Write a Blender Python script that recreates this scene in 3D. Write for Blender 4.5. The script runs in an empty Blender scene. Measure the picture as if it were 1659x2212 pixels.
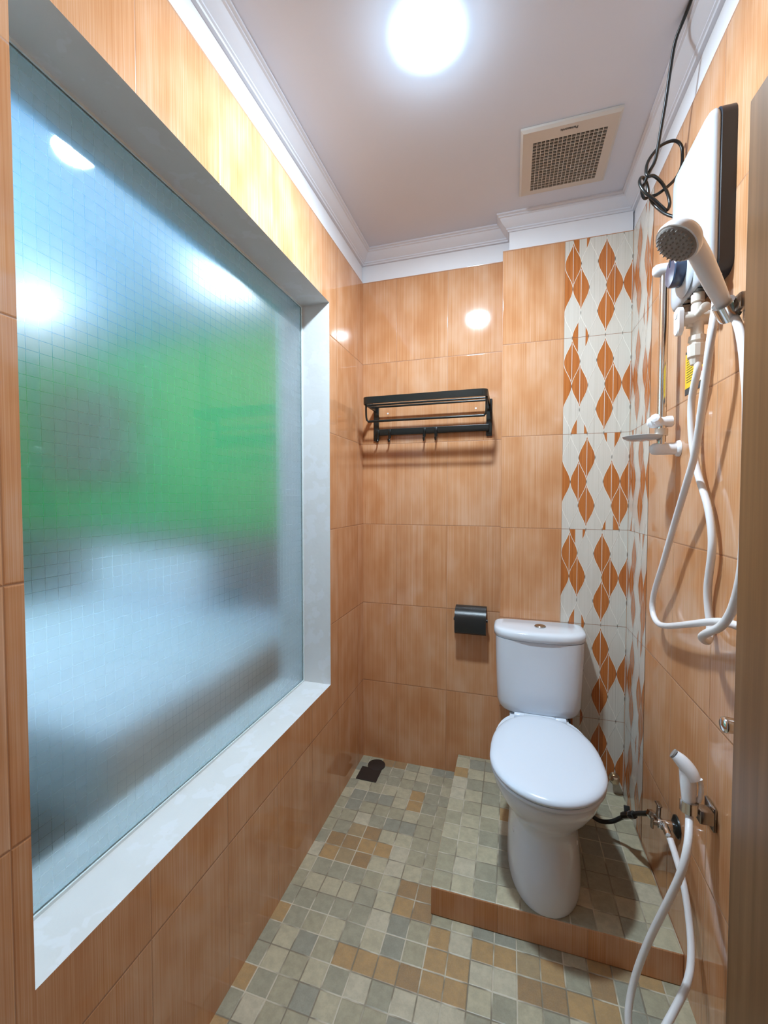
import bpy, bmesh, math, random
from mathutils import Vector, Matrix

sc = bpy.context.scene
col = sc.collection
PI = math.pi

# ------------------------------------------------------------------ camera, world, exposure
CAM = (0.71604, -2.00567, 1.3262)
YAW, PITCH, FPX = -0.2934, -0.032, 905.06
cam_d = bpy.data.cameras.new('camera')
cam_d.sensor_fit = 'HORIZONTAL'
cam_d.sensor_width = 36.0
cam_d.lens = FPX / 1659 * 36.0
cam_d.clip_start = 0.01
cam = bpy.data.objects.new('camera', cam_d)
col.objects.link(cam)
fw = Vector((math.sin(YAW) * math.cos(PITCH), math.cos(YAW) * math.cos(PITCH), math.sin(PITCH)))
rt = fw.cross(Vector((0, 0, 1))).normalized()
up = rt.cross(fw)
M = Matrix((rt, up, -fw)).transposed().to_4x4()
M.translation = Vector(CAM)
cam.matrix_world = M
sc.camera = cam

world = bpy.data.worlds.new('world')
sc.world = world
world.use_nodes = True
world.node_tree.nodes['Background'].inputs[0].default_value = (0.86, 0.92, 1.0, 1)
world.node_tree.nodes['Background'].inputs[1].default_value = 0.13      # light of the hallway behind the open door

LAMP_STRENGTH = 880.0        # bathroom bulb
BED_LAMP_STRENGTH = 24.0     # lamps of the room beyond the window
sc.view_settings.view_transform = 'Standard'
sc.view_settings.look = 'None'
sc.view_settings.gamma = 1.0
sc.view_settings.use_curve_mapping = False
sc.view_settings.exposure = 0.62
sc.cycles.sample_clamp_indirect = 8.0
sc.cycles.max_bounces = 14
sc.cycles.diffuse_bounces = 8
sc.cycles.caustics_reflective = False

# ------------------------------------------------------------------ room dimensions (metres)
W = 1.1779          # right wall
H = 2.54            # ceiling
ZT = 2.40           # top of the tiles
PX, PY = 0.674, -0.08   # boxed-out part of the back wall
YF = -1.95          # front wall
ROW0 = -0.003       # tile rows
GX = -0.125         # glass plane
WY0, WY1, WZ0, WZ1 = -1.552, -0.409, 0.545, 2.126
BX0, BY0, BY1, BZ = -4.7, -2.3, 1.2, 2.78      # room beyond the glass

# ------------------------------------------------------------------ node helpers
def mat_new(name):
    m = bpy.data.materials.new(name)
    m.use_nodes = True
    nt = m.node_tree
    return m, nt, nt.nodes['Principled BSDF']

def simple(name, c, rough=0.4, metal=0.0, spec=0.5, coat=0.0, noise=0.0, nscale=40, bump=0.0, emit=None, estr=0):
    m, nt, b = mat_new(name)
    b.inputs['Base Color'].default_value = (*c, 1)
    b.inputs['Roughness'].default_value = rough
    b.inputs['Metallic'].default_value = metal
    b.inputs['Specular IOR Level'].default_value = spec
    b.inputs['Coat Weight'].default_value = coat
    b.inputs['Coat Roughness'].default_value = 0.04
    if emit:
        b.inputs['Emission Color'].default_value = (*emit, 1)
        b.inputs['Emission Strength'].default_value = estr
    if noise or bump:
        g = nt.nodes.new('ShaderNodeNewGeometry')
        n = nt.nodes.new('ShaderNodeTexNoise')
        n.inputs['Scale'].default_value = nscale
        n.inputs['Detail'].default_value = 4
        nt.links.new(g.outputs['Position'], n.inputs['Vector'])
        if noise:
            mx = nt.nodes.new('ShaderNodeMix'); mx.data_type = 'RGBA'
            mx.inputs[6].default_value = (*[max(0, v * (1 - noise)) for v in c], 1)
            mx.inputs[7].default_value = (*[min(1, v * (1 + noise)) for v in c], 1)
            nt.links.new(n.outputs['Fac'], mx.inputs[0])
            nt.links.new(mx.outputs[2], b.inputs['Base Color'])
        if bump:
            bp = nt.nodes.new('ShaderNodeBump')
            bp.inputs['Strength'].default_value = bump
            bp.inputs['Distance'].default_value = 0.002
            nt.links.new(n.outputs['Fac'], bp.inputs['Height'])
            nt.links.new(bp.outputs['Normal'], b.inputs['Normal'])
    return m

class N:
    """tiny math-node writer"""
    def __init__(s, nt): s.nt = nt
    def _in(s, sock, v):
        if isinstance(v, (int, float)): sock.default_value = v
        else: s.nt.links.new(v, sock)
    def m(s, op, a, b=None, c=None):
        n = s.nt.nodes.new('ShaderNodeMath'); n.operation = op
        s._in(n.inputs[0], a)
        if b is not None: s._in(n.inputs[1], b)
        if c is not None: s._in(n.inputs[2], c)
        return n.outputs[0]
    def xyz(s, x, y, z):
        n = s.nt.nodes.new('ShaderNodeCombineXYZ')
        for i, v in enumerate((x, y, z)): s._in(n.inputs[i], v)
        return n.outputs[0]
    def noise(s, vec, scale=1.0, detail=2.0, rough=0.5):
        n = s.nt.nodes.new('ShaderNodeTexNoise')
        n.inputs['Scale'].default_value = scale
        n.inputs['Detail'].default_value = detail
        n.inputs['Roughness'].default_value = rough
        s.nt.links.new(vec, n.inputs['Vector'])
        return n.outputs['Fac']
    def white(s, vec):
        n = s.nt.nodes.new('ShaderNodeTexWhiteNoise'); n.noise_dimensions = '3D'
        s.nt.links.new(vec, n.inputs['Vector'])
        return n.outputs['Value']
    def mix(s, f, a, b):
        n = s.nt.nodes.new('ShaderNodeMix'); n.data_type = 'RGBA'
        s._in(n.inputs[0], f)
        for i, v in ((6, a), (7, b)):
            if isinstance(v, tuple): n.inputs[i].default_value = (*v, 1)
            else: s.nt.links.new(v, n.inputs[i])
        return n.outputs[2]
    def ramp(s, f, stops, interp='LINEAR'):
        n = s.nt.nodes.new('ShaderNodeValToRGB'); r = n.color_ramp; r.interpolation = interp
        while len(r.elements) < len(stops): r.elements.new(0.5)
        for e, (p, c) in zip(r.elements, stops): e.position = p; e.color = (*c, 1)
        s._in(n.inputs[0], f)
        return n.outputs['Color']
    def sm(s, v, a, b):
        n = s.nt.nodes.new('ShaderNodeMapRange'); n.interpolation_type = 'SMOOTHSTEP'
        s._in(n.inputs[0], v); n.inputs[1].default_value = a; n.inputs[2].default_value = b
        return n.outputs[0]
    def pos(s):
        g = s.nt.nodes.new('ShaderNodeNewGeometry'); p = s.nt.nodes.new('ShaderNodeSeparateXYZ')
        s.nt.links.new(g.outputs['Position'], p.inputs[0])
        return p.outputs[0], p.outputs[1], p.outputs[2], g.outputs['Position']
    def bump(s, h, strength, dist, normal=None):
        n = s.nt.nodes.new('ShaderNodeBump')
        n.inputs['Strength'].default_value = strength; n.inputs['Distance'].default_value = dist
        s.nt.links.new(h, n.inputs['Height'])
        if normal is not None: s.nt.links.new(normal, n.inputs['Normal'])
        return n.outputs['Normal']

def wall_tile(name, axis, u0, tw=0.25, th=0.40, grout=True):
    m, nt, b = mat_new(name); n = N(nt)
    x, y, z, P = n.pos()
    u = x if axis == 'x' else y
    su = n.m('DIVIDE', n.m('SUBTRACT', u, u0), tw)
    sv = n.m('DIVIDE', n.m('SUBTRACT', z, ROW0), th)
    iu, iv = n.m('FLOOR', su), n.m('FLOOR', sv)
    fu, fv = n.m('FRACT', su), n.m('FRACT', sv)
    tid = n.white(n.xyz(iu, iv, 3.3))
    off = n.m('MULTIPLY', tid, 37.0)
    fine = n.noise(n.xyz(n.m('MULTIPLY', u, 520), n.m('MULTIPLY', z, 2.2), off), 1.0, 2.0, 0.6)
    wide = n.noise(n.xyz(n.m('MULTIPLY', u, 95), n.m('MULTIPLY', z, 1.1), off), 1.0, 2.0)
    blot = n.noise(n.xyz(n.m('MULTIPLY', u, 11), n.m('MULTIPLY', z, 5.5), off), 1.0, 2.0)
    t = n.m('ADD', n.m('MULTIPLY', blot, 0.95), n.m('ADD', n.m('MULTIPLY', wide, 0.32), n.m('MULTIPLY', fine, 0.95)))
    t = n.m('ADD', t, n.m('MULTIPLY', n.m('SUBTRACT', tid, 0.5), 0.12))
    t = n.sm(t, 0.70, 1.52)
    c = n.ramp(t, [(0.0, (0.47, 0.205, 0.084)), (0.5, (0.55, 0.282, 0.140)), (1.0, (0.61, 0.370, 0.232))])
    # soft pale rim of each tile
    if grout:
        du = n.m('MULTIPLY', n.m('MINIMUM', fu, n.m('SUBTRACT', 1.0, fu)), tw)
        dv = n.m('MULTIPLY', n.m('MINIMUM', fv, n.m('SUBTRACT', 1.0, fv)), th)
        gv = n.m('SUBTRACT', 1.0, n.sm(dv, 0.0008, 0.0019))
        gu = n.m('SUBTRACT', 1.0, n.sm(du, 0.0004, 0.0012))
        g = n.m('MAXIMUM', gv, n.m('MULTIPLY', gu, 0.75))
        c = n.mix(g, c, (0.34, 0.165, 0.085))
        ht = n.m('MINIMUM', n.sm(dv, 0.0, 0.004), n.sm(du, 0.0, 0.003))
        wob = n.noise(n.xyz(n.m('MULTIPLY', u, 5), n.m('MULTIPLY', z, 4), off), 1.0, 1.0)
        nm = n.bump(wob, 0.06, 0.004)
        nm = n.bump(ht, 0.5, 0.0012, nm)
        nt.links.new(nm, b.inputs['Normal'])
        nt.links.new(n.m('ADD', 0.075, n.m('MULTIPLY', g, 0.5)), b.inputs['Roughness'])
    else:
        b.inputs['Roughness'].default_value = 0.2
    nt.links.new(c, b.inputs['Base Color'])
    b.inputs['Specular IOR Level'].default_value = 0.5
    return m

def streaked(name, axis, cols, rough=0.15):
    m, nt, b = mat_new(name); n = N(nt)
    x, y, z, P = n.pos(); u = x if axis == 'x' else y
    f = n.noise(n.xyz(n.m('MULTIPLY', u, 330), n.m('MULTIPLY', z, 1.5), 0.0), 1.0, 3.0, 0.6)
    nt.links.new(n.ramp(f, cols), b.inputs['Base Color'])
    b.inputs['Roughness'].default_value = rough
    return m

def floor_tile(name, x0, y0, s, kb=1.0):
    m, nt, b = mat_new(name); n = N(nt)
    x, y, z, P = n.pos()
    su, sv = n.m('DIVIDE', n.m('SUBTRACT', x, x0), s), n.m('DIVIDE', n.m('SUBTRACT', y, y0), s)
    iu, iv, fu, fv = n.m('FLOOR', su), n.m('FLOOR', sv), n.m('FRACT', su), n.m('FRACT', sv)
    w1 = n.white(n.xyz(iu, iv, 1.0))
    iu2, iv2 = n.m('FLOOR', n.m('MULTIPLY', n.m('ADD', iu, 0.0), 0.5)), n.m('FLOOR', n.m('MULTIPLY', n.m('ADD', iv, 1.0), 0.5))
    w2 = n.white(n.xyz(iu2, iv2, 7.7))
    w3 = n.white(n.xyz(iu, iv, 13.0))
    low = n.noise(n.xyz(n.m('MULTIPLY', iu, 0.30), n.m('MULTIPLY', iv, 0.30), 4.2), 1.0, 1.0)
    t = n.m('ADD', n.m('MULTIPLY', w2, 0.52), n.m('ADD', n.m('MULTIPLY', w1, 0.16), n.m('MULTIPLY', n.sm(low, 0.3, 0.7), 0.32)))
    t = n.m('MULTIPLY', t, kb)
    pal = n.ramp(t, [(0.0, (0.286, 0.280, 0.210)), (0.20, (0.392, 0.350, 0.223)), (0.34, (0.509, 0.450, 0.294)),
                     (0.45, (0.339, 0.315, 0.214)), (0.55, (0.562, 0.500, 0.353)), (0.60, (0.445, 0.255, 0.080)), (0.71, (0.329, 0.180, 0.057)),
                     (0.81, (0.382, 0.260, 0.118)), (0.92, (0.254, 0.250, 0.210))], 'CONSTANT')
    pat = n.noise(n.xyz(n.m('MULTIPLY', x, 42), n.m('MULTIPLY', y, 42), n.m('MULTIPLY', w3, 9.0)), 1.0, 4.0, 0.65)
    c = n.mix(n.m('MULTIPLY', n.sm(pat, 0.30, 0.72), 0.75), n.mix(0.34, pal, (0.06, 0.055, 0.04)), pal)
    gr = n.noise(n.xyz(n.m('MULTIPLY', x, 260), n.m('MULTIPLY', y, 260), 0.0), 1.0, 3.0)
    c = n.mix(n.m('MULTIPLY', gr, 0.25), c, (0.50, 0.49, 0.43))
    du = n.m('MULTIPLY', n.m('MINIMUM', fu, n.m('SUBTRACT', 1.0, fu)), s)
    dv = n.m('MULTIPLY', n.m('MINIMUM', fv, n.m('SUBTRACT', 1.0, fv)), s)
    wob = n.m('MULTIPLY', n.m('SUBTRACT', n.noise(n.xyz(n.m('MULTIPLY', x, 90), n.m('MULTIPLY', y, 90), 0.0), 1.0, 2.0), 0.5), 0.0012)
    d = n.m('ADD', n.m('MINIMUM', du, dv), wob)
    g = n.m('SUBTRACT', 1.0, n.sm(d, 0.0010, 0.0024))
    gcol = n.mix(n.sm(n.noise(n.xyz(n.m('MULTIPLY', x, 9), n.m('MULTIPLY', y, 9), 2.0), 1.0, 2.0), 0.42, 0.58), (0.20, 0.17, 0.12), (0.52, 0.47, 0.36))
    c = n.mix(g, c, gcol)
    nt.links.new(c, b.inputs['Base Color'])
    h = n.m('ADD', n.m('MULTIPLY', n.sm(d, 0.0005, 0.004), 1.0), n.m('MULTIPLY', pat, 0.35))
    nt.links.new(n.bump(h, 0.55, 0.0016), b.inputs['Normal'])
    nt.links.new(n.m('ADD', 0.34, n.m('MULTIPLY', pat, 0.2)), b.inputs['Roughness'])
    return m

MT = {}
MT['tile_left'] = wall_tile('peach wall tile left', 'y', -0.08)
MT['tile_right'] = wall_tile('peach wall tile right', 'y', -0.08)
MT['tile_back'] = wall_tile('peach wall tile back', 'x', 0.175)
MT['tile_pillar'] = wall_tile('peach wall tile boxed', 'x', 0.675)
MT['tile_riser'] = wall_tile('peach riser tile', 'x', 0.19, 0.25, 0.6)
MT['floor'] = floor_tile('stone look floor mosaic', 0.235, -0.947, 0.0637)
MT['step'] = floor_tile('stone look step mosaic', 0.545, -0.655, 0.070, 0.84)
MT['dec_white_x'] = streaked('off white decor tile', 'x', [(0.3, (0.43, 0.385, 0.325)), (0.40, (0.56, 0.52, 0.455)), (0.7, (0.60, 0.56, 0.50))])
MT['dec_white_y'] = streaked('off white decor tile side', 'y', [(0.3, (0.43, 0.385, 0.325)), (0.40, (0.56, 0.52, 0.455)), (0.7, (0.60, 0.56, 0.50))])
MT['dec_or_x'] = streaked('burnt orange leaf', 'x', [(0.3, (0.30, 0.085, 0.020)), (0.5, (0.44, 0.140, 0.034)), (0.7, (0.50, 0.18, 0.05))])
MT['dec_or_y'] = streaked('burnt orange leaf side', 'y', [(0.3, (0.30, 0.085, 0.020)), (0.5, (0.44, 0.140, 0.034)), (0.7, (0.50, 0.18, 0.05))])
MT['dec_line'] = simple('raised cream line', (0.76, 0.72, 0.64), 0.25)
MT['grout'] = simple('brown grout', (0.30, 0.15, 0.08), 0.8)
MT['paint'] = simple('white wall paint', (0.72, 0.73, 0.76), 0.6, noise=0.03, nscale=12)
MT['ceiling'] = simple('white ceiling paint', (0.62, 0.675, 0.78), 0.7, noise=0.015, nscale=8)
MT['cornice'] = simple('white cornice plaster', (0.67, 0.70, 0.76), 0.55)
MT['ceramic'] = simple('white glazed ceramic', (0.64, 0.69, 0.75), 0.13, spec=0.5)
MT['seatplastic'] = simple('white seat plastic', (0.62, 0.69, 0.78), 0.22)
MT['white_plastic'] = simple('white plastic', (0.76, 0.77, 0.80), 0.25)
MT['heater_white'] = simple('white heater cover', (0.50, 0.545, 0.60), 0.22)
MT['ivory_plastic'] = simple('ivory plastic', (0.66, 0.60, 0.53), 0.35)
MT['hose_white'] = simple('white vinyl hose', (0.74, 0.73, 0.74), 0.3)
MT['black_metal'] = simple('black coated metal', (0.007, 0.009, 0.008), 0.30)
MT['black_plastic'] = simple('black plastic', (0.015, 0.017, 0.017), 0.3, bump=0.25, nscale=300)
MT['black_cable'] = simple('black cable sheath', (0.008, 0.009, 0.009), 0.28)
MT['navy'] = simple('dark navy plastic', (0.016, 0.022, 0.036), 0.28)
MT['navy_knob'] = simple('navy knob plastic', (0.035, 0.060, 0.115), 0.15)
MT['chrome'] = simple('chrome', (0.75, 0.75, 0.74), 0.12, metal=1)
MT['brushed'] = simple('polished steel tube', (0.70, 0.69, 0.66), 0.16, metal=1)
MT['dark_chrome'] = simple('dull chrome', (0.42, 0.40, 0.37), 0.2, metal=1)
MT['spray_grey'] = simple('grey rubber spray face', (0.24, 0.225, 0.215), 0.5)
MT['braid'] = simple('black braided hose', (0.02, 0.022, 0.02), 0.45, bump=0.6, nscale=400)
MT['clear_dish'] = simple('frosted dish plastic', (0.60, 0.61, 0.62), 0.12)
MT['clear_dish'].node_tree.nodes['Principled BSDF'].inputs['Transmission Weight'].default_value = 0.35
MT['vent'] = simple('beige vent plastic', (0.55, 0.525, 0.485), 0.45)
MT['vent_dark'] = simple('dusty vent housing', (0.09, 0.095, 0.08), 0.9)
MT['vent_fan'] = simple('dusty dark fan wheel', (0.04, 0.045, 0.038), 0.9, noise=0.5, nscale=60)
MT['brass'] = simple('dull brass', (0.62, 0.50, 0.36), 0.35, metal=1)
MT['ink'] = simple('dark grey lettering', (0.05, 0.05, 0.05), 0.6)
MT['yellow'] = simple('yellow label', (0.72, 0.46, 0.02), 0.5)
MT['red'] = simple('red label patch', (0.5, 0.02, 0.03), 0.5)
MT['label_white'] = simple('white label patch', (0.75, 0.74, 0.72), 0.5)
MT['drain'] = simple('dark drain metal', (0.022, 0.013, 0.009), 0.6)
MT['silicone'] = simple('pale silicone bead', (0.62, 0.68, 0.68), 0.35)
MT['bulb'] = simple('glowing bulb cover', (0.9, 0.9, 0.9), 0.5, emit=(0.70, 0.87, 1.0), estr=LAMP_STRENGTH)
MT['bulb_side'] = simple('translucent lamp rim', (0.9, 0.9, 0.9), 0.5, emit=(0.60, 0.82, 1.0), estr=LAMP_STRENGTH * 0.042)
MT['bed_lamp'] = simple('glowing lamp diffuser', (0.9, 0.9, 0.9), 0.5, emit=(0.84, 0.93, 1.0), estr=BED_LAMP_STRENGTH)

# window reveal: white plaster with paint patches
def plaster():
    m, nt, b = mat_new('patched white plaster'); n = N(nt)
    x, y, z, P = n.pos()
    p = n.noise(P, 7.0, 4.0, 0.6)
    patch = n.sm(n.noise(P, 13.0, 3.0, 0.55), 0.55, 0.585)
    c = n.mix(p, (0.57, 0.56, 0.545), (0.66, 0.655, 0.65))
    c = n.mix(n.m('MULTIPLY', patch, 0.35), c, (0.70, 0.71, 0.75))
    dirt = n.sm(n.noise(P, 30.0, 4.0, 0.7), 0.66, 0.76)
    c = n.mix(n.m('MULTIPLY', dirt, 0.35), c, (0.36, 0.33, 0.27))
    nt.links.new(c, b.inputs['Base Color'])
    b.inputs['Roughness'].default_value = 0.55
    nt.links.new(n.bump(n.noise(P, 45.0, 4.0), 0.3, 0.002), b.inputs['Normal'])
    return m
MT['plaster'] = plaster()

# brown door veneer
def veneer():
    m, nt, b = mat_new('brown wood veneer'); n = N(nt)
    x, y, z, P = n.pos()
    f = n.noise(n.xyz(n.m('MULTIPLY', x, 60), n.m('MULTIPLY', y, 60), n.m('MULTIPLY', z, 1.4)), 1.0, 4.0, 0.6)
    nt.links.new(n.ramp(f, [(0.3, (0.13, 0.062, 0.024)), (0.55, (0.175, 0.086, 0.035)), (0.75, (0.21, 0.110, 0.048))]), b.inputs['Base Color'])
    b.inputs['Roughness'].default_value = 0.38
    return m
MT['veneer'] = veneer()

# glass: smooth towards the bathroom, frosted on the far face with clear square grid lines
def glass_front():
    m, nt, b = mat_new('glass smooth face')
    b.inputs['Base Color'].default_value = (0.93, 0.98, 0.98, 1)
    b.inputs['Transmission Weight'].default_value = 1.0
    b.inputs['Roughness'].default_value = 0.03
    b.inputs['IOR'].default_value = 1.45
    return m
def glass_frost():
    m, nt, b = mat_new('glass frosted face'); n = N(nt)
    x, y, z, P = n.pos()
    s = 0.0235
    fu, fv = n.m('FRACT', n.m('DIVIDE', y, s)), n.m('FRACT', n.m('DIVIDE', z, s))
    d = n.m('MULTIPLY', n.m('MINIMUM', n.m('MINIMUM', fu, n.m('SUBTRACT', 1.0, fu)), n.m('MINIMUM', fv, n.m('SUBTRACT', 1.0, fv))), s)
    ln = n.m('SUBTRACT', 1.0, n.sm(d, 0.0002, 0.0007))
    sp = n.noise(P, 700.0, 2.0)
    r = n.m('ADD', 0.30, n.m('MULTIPLY', sp, 0.05))
    nt.links.new(n.m('MULTIPLY', r, n.m('SUBTRACT', 1.0, n.m('MULTIPLY', ln, 0.30))), b.inputs['Roughness'])
    b.inputs['Base Color'].default_value = (0.95, 0.985, 0.985, 1)
    b.inputs['Transmission Weight'].default_value = 1.0
    b.inputs['IOR'].default_value = 1.45
    return m
MT['glass_front'] = glass_front()
MT['glass_frost'] = glass_frost()
MT['glass_edge'] = simple('green glass edge', (0.25, 0.42, 0.42), 0.2)

MT['bed_green'] = simple('bright green wall paint', (0.07, 0.55, 0.17), 0.7)
MT['bed_ceiling'] = simple('pale blue ceiling paint', (0.24, 0.56, 0.95), 0.7)
MT['bed_floor'] = simple('dark grey floor', (0.10, 0.105, 0.10), 0.6)
MT['bed_wall'] = simple('pale wall paint', (0.42, 0.52, 0.56), 0.7)
MT['bed_white'] = simple('white bed linen', (0.72, 0.76, 0.80), 0.8)
MT['bed_grey'] = simple('grey furniture veneer', (0.16, 0.15, 0.145), 0.6)
MT['bed_panel'] = simple('warm grey panel', (0.23, 0.22, 0.20), 0.7)

# ------------------------------------------------------------------ mesh helpers
def link(name, bm, mats, parent=None, smooth=True, angle=40):
    me = bpy.data.meshes.new(name)
    bmesh.ops.recalc_face_normals(bm, faces=bm.faces[:])
    bm.to_mesh(me); bm.free()
    for k in (mats if isinstance(mats, (list, tuple)) else [mats]): me.materials.append(MT[k])
    o = bpy.data.objects.new(name, me)
    col.objects.link(o)
    if smooth:
        for p in me.polygons: p.use_smooth = True
        try: me.set_sharp_from_angle(angle=math.radians(angle))
        except Exception: pass
    if parent:
        o.parent = parent
        o.matrix_parent_inverse = Matrix.Translation(-parent.location)
    return o

def empty(name, loc, label, cat, group=None):
    o = bpy.data.objects.new(name, None)
    o.empty_display_size = 0.05
    col.objects.link(o); o.location = loc
    tag(o, label, cat, group)
    return o

def tag(o, label, cat, group=None):
    o['label'] = label; o['category'] = cat
    if group: o['group'] = group
    return o

def struct(o, label=None):
    o['kind'] = 'structure'
    if label: o['label'] = label
    return o

def box(bm, x0, x1, y0, y1, z0, z1, mi=0, bev=0.0, seg=2):
    n0 = len(bm.faces)
    vs = [bm.verts.new((x, y, z)) for x in (x0, x1) for y in (y0, y1) for z in (z0, z1)]
    idx = [(0, 1, 3, 2), (4, 6, 7, 5), (0, 4, 5, 1), (2, 3, 7, 6), (0, 2, 6, 4), (1, 5, 7, 3)]
    fs = [bm.faces.new([vs[i] for i in q]) for q in idx]
    for f in fs: f.material_index = mi
    if bev:
        es = list({e for f in fs for e in f.edges})
        bmesh.ops.bevel(bm, geom=es, offset=bev, segments=seg, profile=0.5, affect='EDGES')
    return fs

def quad(bm, pts, mi=0):
    f = bm.faces.new([bm.verts.new(p) for p in pts]); f.material_index = mi
    return f

def frame_for(d):
    d = Vector(d).normalized()
    a = Vector((0, 0, 1)) if abs(d.z) < 0.9 else Vector((1, 0, 0))
    u = d.cross(a).normalized(); v = d.cross(u).normalized()
    return d, u, v

def rings(bm, rs, cap0=True, cap1=True, mi=0, closed=True):
    """rs: list of lists of points; skins neighbours"""
    V = [[bm.verts.new(p) for p in r] for r in rs]
    n = len(V[0])
    for a, b in zip(V, V[1:]):
        for i in range(n):
            j = (i + 1) % n
            if not closed and j == 0: continue
            f = bm.faces.new((a[i], a[j], b[j], b[i])); f.material_index = mi
    if cap0: bm.faces.new(V[0][::-1]).material_index = mi
    if cap1: bm.faces.new(V[-1]).material_index = mi
    return V

def lathe(bm, o, d, prof, seg=24, mi=0, caps=(True, True)):
    """prof: (distance along d, radius)"""
    d, u, v = frame_for(d); o = Vector(o)
    rs = []
    for t, r in prof:
        r = max(r, 1e-5)
        rs.append([o + d * t + (u * math.cos(2 * PI * k / seg) + v * math.sin(2 * PI * k / seg)) * r for k in range(seg)])
    rings(bm, rs, caps[0], caps[1], mi)

def cyl(bm, a, b, r, r1=None, seg=20, mi=0, bev=0.0):
    a, b = Vector(a), Vector(b); L = (b - a).length
    r1 = r if r1 is None else r1
    if bev: prof = [(0, r - bev), (bev * 0.3, r - bev * 0.3), (bev, r), (L - bev, r1), (L - bev * 0.3, r1 - bev * 0.3), (L, r1 - bev)]
    else: prof = [(0, r), (L, r1)]
    lathe(bm, a, b - a, prof, seg, mi)

def smooth_path(pts, n=8):
    P = [Vector(p) for p in pts]
    P = [P[0] * 2 - P[1]] + P + [P[-1] * 2 - P[-2]]
    out = []
    for i in range(1, len(P) - 2):
        p0, p1, p2, p3 = P[i - 1:i + 3]
        for k in range(n):
            t = k / n
            out.append(0.5 * ((2 * p1) + (p2 - p0) * t + (2 * p0 - 5 * p1 + 4 * p2 - p3) * t * t + (3 * p1 - p0 - 3 * p2 + p3) * t ** 3))
    out.append(P[-2])
    return out

def relax(P, it):
    P = [Vector(p) for p in P]
    for _ in range(it):
        P = [P[0]] + [P[i] * 0.5 + (P[i - 1] + P[i + 1]) * 0.25 for i in range(1, len(P) - 1)] + [P[-1]]
    return P

def tube(bm, pts, r, seg=14, n=8, mi=0, rel=0):
    P = relax(smooth_path(pts, n), rel)
    rad = r if callable(r) else (lambda t: r)
    d, u, v = frame_for(P[1] - P[0])
    rs = []
    for i, p in enumerate(P):
        t = (P[min(i + 1, len(P) - 1)] - P[max(i - 1, 0)]).normalized()
        u = (u - t * u.dot(t)).normalized(); v = t.cross(u)
        rr = rad(i / (len(P) - 1))
        rs.append([p + (u * math.cos(2 * PI * k / seg) + v * math.sin(2 * PI * k / seg)) * rr for k in range(seg)])
    rings(bm, rs, True, True, mi)

def bar(bm, a, b, w, h, upv=(0, 0, 1), mi=0, bev=0.0):
    """rectangular bar from a to b; h along upv"""
    a, b = Vector(a), Vector(b); d = (b - a).normalized()
    upv = Vector(upv); upv = (upv - d * upv.dot(d)).normalized(); s = d.cross(upv)
    rs = [[p + s * sx * w / 2 + upv * sy * h / 2 for sx, sy in ((-1, -1), (1, -1), (1, 1), (-1, 1))] for p in (a, b)]
    n0 = set(bm.faces)
    rings(bm, rs, mi=mi)
    if bev:
        fs = [f for f in bm.faces if f not in n0]
        bmesh.ops.bevel(bm, geom=list({e for f in fs for e in f.edges}), offset=bev, segments=2, profile=0.5, affect='EDGES')

def NB(): return bmesh.new()

# ------------------------------------------------------------------ SETTING
# floor and step
bm = NB(); box(bm, 0.0, W, YF - 0.3, 0.0, -0.06, 0.0)
struct(link('floor', bm, 'floor', smooth=False))

SX, SY, SZ = 0.484, -0.722, 0.092
bm = NB()
fs = box(bm, SX, W, SY, 0.0, 0.0, SZ, bev=0.004)
for f in bm.faces:
    if f.normal.y < -0.5: f.material_index = 1
    if f.normal.x < -0.5: f.material_index = 1
bm.normal_update()
for f in bm.faces: f.material_index = 1 if f.normal.z < 0.5 else 0
struct(link('floor_step', bm, ['step', 'tile_riser'], smooth=False))

# left wall with the window opening
bm = NB()
TX = -0.25
box(bm, TX, 0, YF - 0.12, 0.0, -0.06, WZ0)
box(bm, TX, 0, YF - 0.12, 0.0, WZ1, ZT)
box(bm, TX, 0, WY1, 0.0, WZ0, WZ1)
box(bm, TX, 0, YF - 0.12, WY0, WZ0, WZ1)
bm.normal_update()
for f in bm.faces:
    c = f.calc_center_median()
    inside = abs(c.x - TX / 2) < 0.01 and (
        (abs(c.z - WZ0) < 1e-4 and f.normal.z > 0.5) or (abs(c.z - WZ1) < 1e-4 and f.normal.z < -0.5) or
        (abs(c.y - WY1) < 1e-4 and f.normal.y < -0.5) or (abs(c.y - WY0) < 1e-4 and f.normal.y > 0.5))
    f.material_index = 1 if inside else 0
box(bm, TX, -0.005, YF - 0.12, 0.0, ZT, H, mi=2)
struct(link('wall_left', bm, ['tile_left', 'plaster', 'paint'], smooth=False))

# back wall with small plugs and screw holes above the rack
bm = NB()
box(bm, -0.25, W + 0.15, 0.0, 0.15, -0.06, ZT)
box(bm, -0.25, W + 0.15, 0.005, 0.15, ZT, H, mi=1)
for hx in (0.130, 0.557):
    lathe(bm, (hx, 0.0005, 1.747), (0, -1, 0), [(0, 0.0045), (0.0015, 0.004)], 12, mi=1)
    lathe(bm, (hx, 0.0005, 1.728), (0, -1, 0), [(0, 0.003), (0.0008, 0.003)], 10, mi=2)
struct(link('wall_back', bm, ['tile_back', 'paint', 'grout'], smooth=False))

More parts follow.
